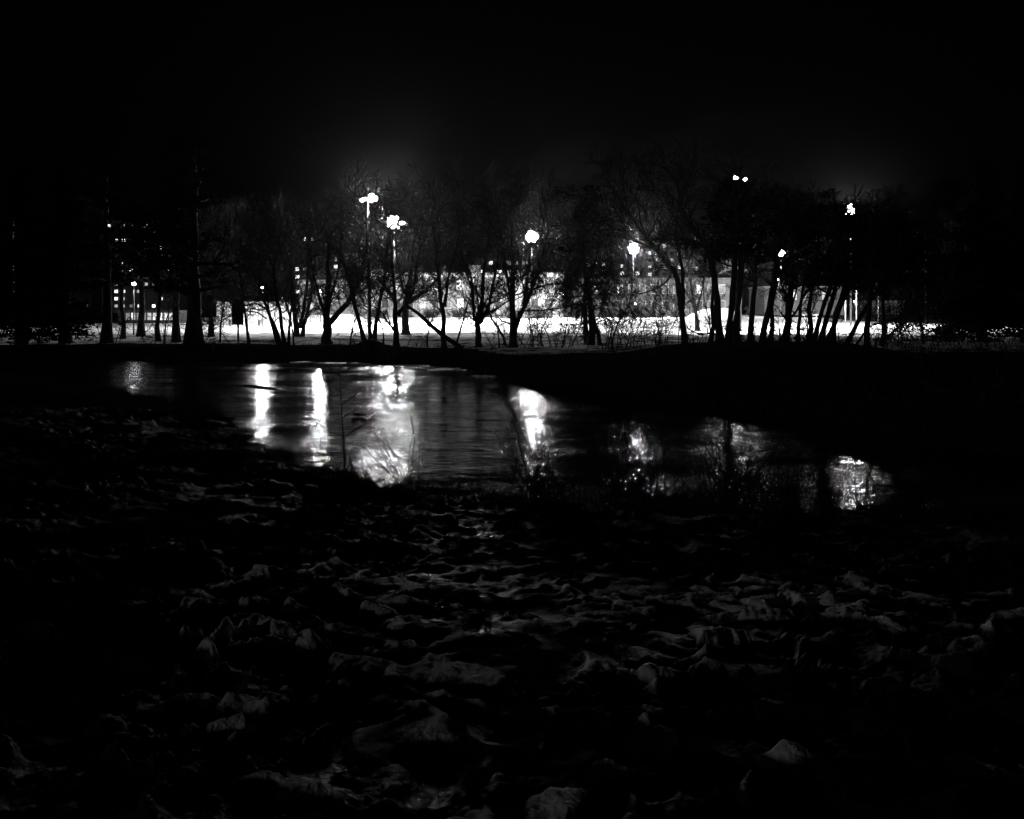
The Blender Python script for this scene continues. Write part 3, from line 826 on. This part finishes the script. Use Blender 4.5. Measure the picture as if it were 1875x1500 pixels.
# matted dead brush and leaf litter on both banks: nobody could count it
def brush(name, label, n_, rng, hmin, hmax, seed, r_=.006):
    rr = random.Random(seed); mb = MB()
    for i in range(n_):
        x, y = rng(rr)
        z = H(x, y) - .02
        h_ = rr.uniform(hmin, hmax)
        d = Vector((rr.gauss(0, .5), rr.gauss(0, .4), 1)).normalized()
        p = Vector((x, y, z)); q = p + d * h_ * .55
        d = (d + Vector((rr.gauss(0, .4), rr.gauss(0, .3), -.1))).normalized()
        mb.tube([p, q, q + d * h_ * .5], [r_, r_ * .8, r_ * .4], 3, cap=False)
    o = mb.build(name, M['twig']); return tag(o, label, kind='stuff')
def far_rng(rr):
    x = rr.uniform(-22, 26); return x, float(far_y(x)) + abs(rr.gauss(0, 2.2)) + .3
def far_rng2(rr):
    x = rr.uniform(-2, 24); y0 = float(far_y(x)); return x, y0 + rr.random() ** .8 * (34 - y0)
def near_rng(rr):
    x = rr.uniform(-17, 12); return x, float(near_y(x)) - rr.uniform(-.5, 1.5 if x > -6 else 4)
brush('bank_brush', 'matted dead stalks on the far bank', 4200, far_rng, .12, .45, 1, .008)
brush('bank_brush', 'dead stalks on the right hand slope', 6000, far_rng2, .15, .6, 2, .008)
brush('shore_litter', 'dead stalks and litter along the near shore', 10500, near_rng, .04, .28, 3, .004)

# near shore plants against the lit water
def sapling():
    Dd = 14.6; x = X(632, Dd); z = H(x, Dd)
    root = empty('sapling', (x, Dd, z), 'straight bare sapling with paired rising twigs on the near shore', 'sapling', None)
    rr = random.Random(12)
    top = P(622, 660, Dd); b_ = Vector((x, Dd, z - .05))
    pts = [b_.lerp(top, i / 6) + Vector((rr.uniform(-.01, .01), 0, 0)) for i in range(7)]
    tb = MB(); tb.tube(pts, [.019 - .0022 * i for i in range(7)], 6); tb.build('stem', M['bark'], root, True)
    tw = MB()
    for f, s_ in ((.33, 1), (.33, -1), (.5, 1), (.52, -1), (.62, 1), (.72, -1), (.75, 1), (.86, -1), (.93, 1)):
        p = b_.lerp(top, f); L0 = (1.1 - f) * .9 + .1
        d = Vector((s_ * .9, rr.gauss(0, .3), .55)).normalized()
        q = p + d * L0 * .5; e_ = q + (d + Vector((0, 0, .35))).normalized() * L0 * .5
        tw.tube([p, q, e_], [.010, .008, .005], 4, cap=False)
    tw.build('twigs', M['bark'], root); rebase_root(root)
sapling()
near = [
 (607, 15.0, 1.15, .2, 3, -.35, 'thin bare shoot leaning left beside the straight sapling'),
 (632, 14.2, .45, .7, 16, 0, 'dense little tussock at the foot of the straight sapling'),
 (670, 13.9, .55, .5, 5, .1, 'short dry stalks right of the straight sapling'),
 (745, 13.5, 1.3, .6, 16, -.35, 'dry stalks leaning left below the widest reflection'),
 (700, 13.3, .4, .8, 12, 0, 'short weeds at the lower end of the widest reflection'),
 (985, 12.4, 1.85, .5, 24, -.28, 'tall curved dry stalks leaning left over the narrow white reflection'),
 (1030, 12.3, 1.1, .8, 22, -.05, 'dense dry weeds right of the narrow white reflection'),
 (1140, 12.2, 1.35, .6, 34, .05, 'upright dry weeds left half of the broken reflection'),
 (1185, 12.1, 1.5, .6, 34, -.15, 'dry weeds leaning left at the right half of the broken reflection'),
 (1340, 12.1, 1.35, .9, 44, 0, 'dry weeds below the twin lamps reflection'),
 (1430, 12.1, 1.25, .9, 40, 0, 'dry weeds right of the twin lamps reflection'),
 (1583, 12.2, 1.3, .3, 12, -.25, 'dark stalks leaning left over the rightmost reflection'),
 (1515, 12.2, .95, .6, 24, 0, 'weeds left of the rightmost reflection'),
 (880, 12.7, .45, .8, 12, 0, 'short weeds left of the narrow white reflection')]
for i, (xp, Dd, hg, sp, ns, ln, lb) in enumerate(near):
    shrub(xp, 0, Dd, hg, sp, ns, lb, 500 + i, name='dry_weeds', group='dry weeds on the near shore', minr=.004, lean=ln, fine=.55, r0=.010, cat='weeds')
# sticks frozen in the pond
for i, (xa, ya, xb, yb, lb) in enumerate([(647, 758, 668, 761, 'shorter upper stick lying in the pond'), (644, 769, 677, 770, 'longer lower stick lying in the pond'), (448, 706, 508, 714, 'long thin branch afloat in the left reflection')]):
    def wp(a_, b_):
        d_ = EYE * F / (b_ - 568); return Vector((X(a_, d_), d_, .015))
    p, q = wp(xa, ya), wp(xb, yb)
    mb = MB(); m_ = p.lerp(q, .5) + Vector((0, .05, .012)); r_ = .02 if i < 2 else .035
    mb.tube([p, m_, q], [r_, r_ * 1.1, r_ * .6], 6)
    tag(mb.build('floating_stick', M['bark'], smooth=True), lb, 'stick', 'sticks in the pond')

# thin shelves of ice along the far shore
for i, (xp, yp, L_, W_, lb) in enumerate([(640, 664.5, 4.2, .9, 'long thin sliver of pale ice along the far shore left of the straight reflection'), (760, 668, 2.6, 1.0, 'thin pale ice shelf below the fallen trunk'),
        (830, 677, 2.2, .9, 'pale ice shelf where the far shore starts to bend'), (890, 690, 1.2, .7, 'small pale ice shelf left of the narrow white reflection'), (560, 663.5, 1.6, .5, 'short sliver of pale ice at the left end of the far shore')]):
    d_ = EYE * F / (yp - 568); rr = random.Random(i)
    root = MB(); n_ = 26; ring = []
    for k in range(n_):
        a_ = 6.283 * k / n_; q = 1 + rr.uniform(-.5, .3)
        ring.append((X(xp, d_) + L_ / 2 * math.cos(a_) * q, d_ + W_ * math.sin(a_) * q - (L_ / 2 * math.cos(a_)) * .12))
    root.v = [(a_, b_, .03) for a_, b_ in ring] + [(a_, b_, -.02) for a_, b_ in ring]
    root.f = [tuple(range(n_))] + [(k, k + n_, (k + 1) % n_ + n_, (k + 1) % n_) for k in range(n_)]
    tag(root.build('ice_shelf', M['ice']), lb, 'ice', 'ice along the far shore')

# ------------------------------------------------------------------ lamps
def ellipsoid(mb, c, rx, ry, rz_, n_=10, m_=6):
    k = len(mb.v)
    for i in range(m_ + 1):
        th = math.pi * i / m_
        for j in range(n_):
            ph = 2 * math.pi * j / n_
            mb.v.append((c[0] + rx * math.sin(th) * math.cos(ph), c[1] + ry * math.sin(th) * math.sin(ph), c[2] + rz_ * math.cos(th)))
    for i in range(m_):
        for j in range(n_):
            j2 = (j + 1) % n_
            mb.f.append((k + i * n_ + j, k + (i + 1) * n_ + j, k + (i + 1) * n_ + j2, k + i * n_ + j2))

def mast(xp, yp, label, hgt=14.0, heads=2, power=1.0, size=.36, tilt=(0, .5), gap=.55, emat='flood', cone=156):
    Dd = (hgt + .95 - EYE) * F / (568 - yp)
    x = X(xp, Dd); z = .95
    root = empty('floodlight_mast', (x, Dd, z), label, 'floodlight', 'tall lamps round the snow field')
    b = MB(); b.tube([Vector((0, 0, -.2)), Vector((0, 0, hgt * .5)), Vector((0, 0, hgt))], [.11, .08, .05], 8)
    b.build('mast', M['steel'], root, True)
    if isinstance(heads, int):
        spots = [((i - (heads - 1) / 2) * gap * 1.15, 0, size) for i in range(heads)]
    else:
        spots = heads                       # (x, z, radius) of every lamp head
    for zz in sorted({q[1] for q in spots}):
        row = [q for q in spots if q[1] == zz]
        x0_, x1_ = min(q[0] for q in row + [(0, 0, 0)]) - .15, max(q[0] for q in row + [(0, 0, 0)]) + .15
        b = MB(); b.box(((x0_ + x1_) / 2, .14, hgt + zz + .05), (x1_ - x0_, .07, .07)); b.build('crossarm', M['steel'], root)
    for hx, zz, sz in spots:
        h_ = MB(); h_.tube([Vector((hx, 0, hgt + zz + sz * .95)), Vector((hx, 0, hgt + zz + sz * .8)), Vector((hx, 0, hgt + zz + sz * .22))], [.1, sz * .6, sz * 1.02], 12)
        ho = h_.build('lamp_housing', M['dark_metal'], root)
        e_ = MB(); ellipsoid(e_, (hx, -.02, hgt + zz), sz, sz, sz * .95); e_.build('lens', M[emat], ho, True)
    if power:
        ld = bpy.data.lights.new('flood_beam', 'SPOT'); ld.energy = FLOOD_W * power; ld.spot_size = rad(cone); ld.spot_blend = .75
        ld.shadow_soft_size = .35
        lo = bpy.data.objects.new('flood_beam', ld); COL.objects.link(lo); lo.parent = root; lo.location = (0, .8, hgt - size - .45)
        lo.rotation_euler = Vector((-tilt[0], -tilt[1], 1)).to_track_quat('Z', 'Y').to_euler()
    return Dd
def cluster(r_, sz):
    return [(0, 0, sz)] + [(r_ * math.cos(math.pi * k / 3), round(r_ * math.sin(math.pi * k / 3), 2), sz) for k in range(6)]
mast(674, 364, 'closest tall mast with two lamps left of the brightest lamp', heads=[(-.62, -.12, .2), (-.3, -.05, .12), (.42, .2, .33), (.75, 0, .3), (.3, -.15, .25)], power=.9, size=.3, tilt=(0, .15))
mast(722, 407, 'brightest floodlight, a round cluster of heads above the straight bare tree', heads=[(x_ - .1, z_, .42) for x_, z_, q_ in cluster(.58, .36)] + [(1.05, -.1, .3)], power=1.3, size=.9, emat='flood_hot')
mast(974, 433, 'floodlight shining right of the largest central tree', heads=cluster(.62, .38), power=1.3, size=.9)
mast(1160, 455, 'floodlight on a lone mast in front of the grey towers', heads=cluster(.66, .40), power=1.2, size=.9)
mast(1356, 329, 'tallest seeming mast with twin lamps half hidden by pine tufts', heads=[(-.45, .1, .22), (-.28, -.1, .17), (.42, 0, .15)], power=.45, size=.3, tilt=(.1, .5), emat='flood_mid')
mast(1558, 385, 'lone high floodlight among the pine crowns on the right', heads=[(-.1, .45, .3), (0, 0, .34), (-.3, -.35, .32), (.1, -.4, .3)], power=.7, size=.6, tilt=(0, .5), emat='flood_mid')
mast(1430, 463, 'starry floodlight above a lower starry lamp behind the leaning row', heads=cluster(.42, .30), power=.7, size=.7, emat='flood_mid')
mast(1695, 421, 'faint dim lamp in front of the right spruces', heads=1, power=.0, size=.13, emat='lamp_s')
mast(24, 352, 'faint lone lamp high at the far left', heads=1, power=.0, size=.13, emat='lamp_s')

def path_lamp(xp, yp, label, hgt=4.2, power=500, size=.13, emat='lamp', base_z=.95):
    Dd = abs((hgt + base_z - EYE) * F / (568 - yp)) if abs(568 - yp) > 4 else 200
    x = X(xp, Dd)
    root = empty('street_lamp', (x, Dd, base_z), label, 'street lamp', 'low lamps round the park')
    b = MB(); b.tube([Vector((0, 0, -.1)), Vector((0, 0, hgt - .1))], [.07, .045], 8); b.build('post', M['steel'], root, True)
    b = MB(); b.tube([Vector((0, 0, hgt - .15)), Vector((0, 0, hgt - .1))], [.1, .1], 8); b.build('collar', M['dark_metal'], root)
    b = MB(); ellipsoid(b, (0, 0, hgt), size, size, size); b.build('globe', M[emat], root, True)
    b = MB(); b.tube([Vector((0, 0, hgt + size * .75)), Vector((0, 0, hgt + size * 1.3))], [size * 1.1, .03], 10); b.build('cap', M['dark_metal'], root)
    if power:
        ld = bpy.data.lights.new('lamp_glow', 'POINT'); ld.energy = power; ld.shadow_soft_size = size * 1.05
        lo = bpy.data.objects.new('lamp_glow', ld); COL.objects.link(lo); lo.parent = root; lo.location = (0, 0, hgt - .35 - size)
path_lamp(245, 520, 'starry globe lamp among the left evergreens', hgt=4.2, size=.16, emat='lamp_w', power=50)
path_lamp(480, 527, 'small globe lamp above the arching stems clump', hgt=4.2, power=1500)
path_lamp(587, 533, 'starry globe lamp left of the wide forked tree', hgt=4.2, power=2500, size=.18)
path_lamp(1425, 513, 'lower starry globe lamp under the starry floodlight', hgt=6.5, power=700, size=.24, emat='lamp_w')
path_lamp(1344, 551, 'small globe lamp low between the leaning pine trunks', hgt=4.0, power=250, size=.2, emat='lamp_w')
path_lamp(1565, 552, 'small globe lamp beyond the three close leaning trunks', hgt=4.5, power=400, size=.26, emat='lamp_w')
path_lamp(1763, 563, 'small round lamp alone in the dark on the right', hgt=2.5, power=60, size=.12, emat='lamp_s')
path_lamp(1855, 589, 'tiny low lamp near the right picture edge', hgt=1.2, power=0, size=.06, emat='lamp_s', base_z=.8)
path_lamp(1030, 539, 'hazy lamp above its pair left of the drooping tree', hgt=6.5, power=2500, size=.3)
path_lamp(1046, 547, 'second hazy lamp slightly lower left of the drooping tree', hgt=6.0, power=1500, size=.26)
path_lamp(1163, 557, 'faint small lamp low in the thicket left of centre', hgt=3.0, power=100, size=.14)
path_lamp(1224, 580, 'faint bollard lamp low behind the bent tree', hgt=.9, power=100, size=.12)

# three roof lights over the towers
for i, (xp, yp) in enumerate(((1168, 426), (1205, 429), (1220, 429))):
    pass

# ------------------------------------------------------------------ park furniture
def bike_rack():
    Dd = 76; x0 = X(424, Dd)
    root = empty('bicycle_rack', (x0, Dd, .97), 'row of dark curved bicycle hoops before the white pavilion', 'bicycle rack')
    b = MB(); b.tube([Vector((-.7, 0, .04)), Vector((3.2, 0, .04))], [.025, .025], 6); b.build('base_rail', M['dark_metal'], root)
    for i in range(5):
        h_ = MB(); x = i * .66
        pts = [Vector((x + .3 * math.sin(a_ * 1.0) - .1, 0, .55 * a_ / 3.14)) for a_ in [3.14 * k / 8 for k in range(9)]]
        h_.tube([Vector((x - .35, 0, .58))] + pts[::-1], [.022] * 10, 6); h_.build('hoop', M['dark_metal'], root, True)
bike_rack()
def bin_(xp, yp, Dd, label):
    x = X(xp, Dd); root = empty('litter_bin', (x, Dd, .97), label, 'litter bin', 'litter bins by the pavilion')
    b = MB(); b.tube([Vector((0, 0, .35)), Vector((0, 0, .4)), Vector((0, 0, .95))], [.1, .15, .17], 10); b.build('bin_body', M['dark_metal'], root)
    b = MB(); b.tube([Vector((0, 0, 0)), Vector((0, 0, .35))], [.03, .03], 6); b.build('post', M['dark_metal'], root)
    b = MB(); b.box((0, 0, 1.0), (.36, .36, .05)); b.build('lid', M['dark_metal'], root)
bin_(422, 600, 86, 'dark litter bin left of the sign board')
bin_(475, 598, 86, 'dark litter bin at the right end of the bicycle hoops')

def board():
    Dd = 52; x = X(436, Dd); z = H(x, Dd)
    root = empty('notice_board', (x, Dd, z), 'tall dark notice board on one post, seen from behind', 'notice board')
    b = MB(); b.box((0, 0, 1.3), (.1, .1, 2.7)); b.build('post', M['bark'], root)
    b = MB(); b.box((0, -.08, 1.95), (.62, .05, 1.55)); b.build('board', M['dark_metal'], root)
    b = MB(); b.box((0, -.08, 2.77), (.78, .16, .07)); b.build('top_rail', M['bark'], root)
    for s_ in (-1, 1):
        b = MB(); b.box((s_ * .34, -.08, 1.95), (.05, .09, 1.6)); b.build('side_frame', M['bark'], root)
board()

def railing(xa, xb, Dd, label, hgt=1.1, n_=7, mt='white_wall', rails=(.55, 1.05)):
    x0, x1 = X(xa, Dd), X(xb, Dd)
    root = empty('railing', ((x0 + x1) / 2, Dd, .97), label, 'railing')
    L0 = x1 - x0
    for z in rails:
        b = MB(); b.box((0, 0, z), (L0, .06, .09)); b.build('rail', M[mt], root)
    for i in range(n_):
        b = MB(); b.box((-L0 / 2 + L0 * i / (n_ - 1), .06, hgt / 2), (.08, .06, hgt)); b.build('post', M[mt], root)
railing(1463, 1506, 120, 'pale double rail barrier behind the leaning trunks', 1.4, 5, rails=(.75, 1.3))
railing(905, 1010, 100, 'thin low rail across the snow field behind the central tree', 1.0, 9, mt='steel')
for xp, yt, Dd, lb in ((1548, 540, 105, 'white slim post left of the globe lamp behind the three trunks'), (1608, 545, 120, 'slim pale post before the small low brick block'), (1568, 520, 112, 'slim pale post right beside the globe lamp')):
    x = X(xp, Dd); top = P(0, yt, Dd).z
    root = empty('post', (x, Dd, .95), lb, 'post', 'slim pale posts at the right of the field')
    b = MB(); b.tube([Vector((0, 0, 0)), Vector((0, 0, top - .95))], [.07, .06], 8); b.build('shaft', M['white_wall'], root, True)
    b = MB(); ellipsoid(b, (0, 0, top - .9), .09, .09, .07); b.build('finial', M['white_wall'], root)
# clock-like round sign and fence panel near the sloping wing
root = empty('round_sign', (X(569, 110), 110, .97), 'small white round sign on a post left of the wide forked tree', 'sign')
b = MB(); b.tube([Vector((0, 0, 0)), Vector((0, 0, 2.3))], [.04, .04], 6); b.build('post', M['dark_metal'], root)
b = MB(); b.tube([Vector((0, -.08, 2.45)), Vector((0, -.05, 2.45))], [.38, .38], 16); b.build('disc', M['white_wall'], root)

# frosted shrubs in front of the school
rr = random.Random(77)
names = ['leftmost', 'second', 'third', 'fourth', 'fifth', 'sixth', 'seventh', 'eighth', 'ninth', 'tenth', 'eleventh', 'twelfth', 'thirteenth', 'rightmost']
for i in range(14):
    xp = 690 + i * 50
    shrub(xp, 0, 158 + rr.uniform(-2, 2), rr.uniform(2.2, 3.4), 4.0, 26, f'{names[i]} of the frosted round shrubs lined up before the school', 700 + i,
          name='hedge_shrub', group='frosted shrubs before the school', minr=.03, fine=1.2, r0=.05)
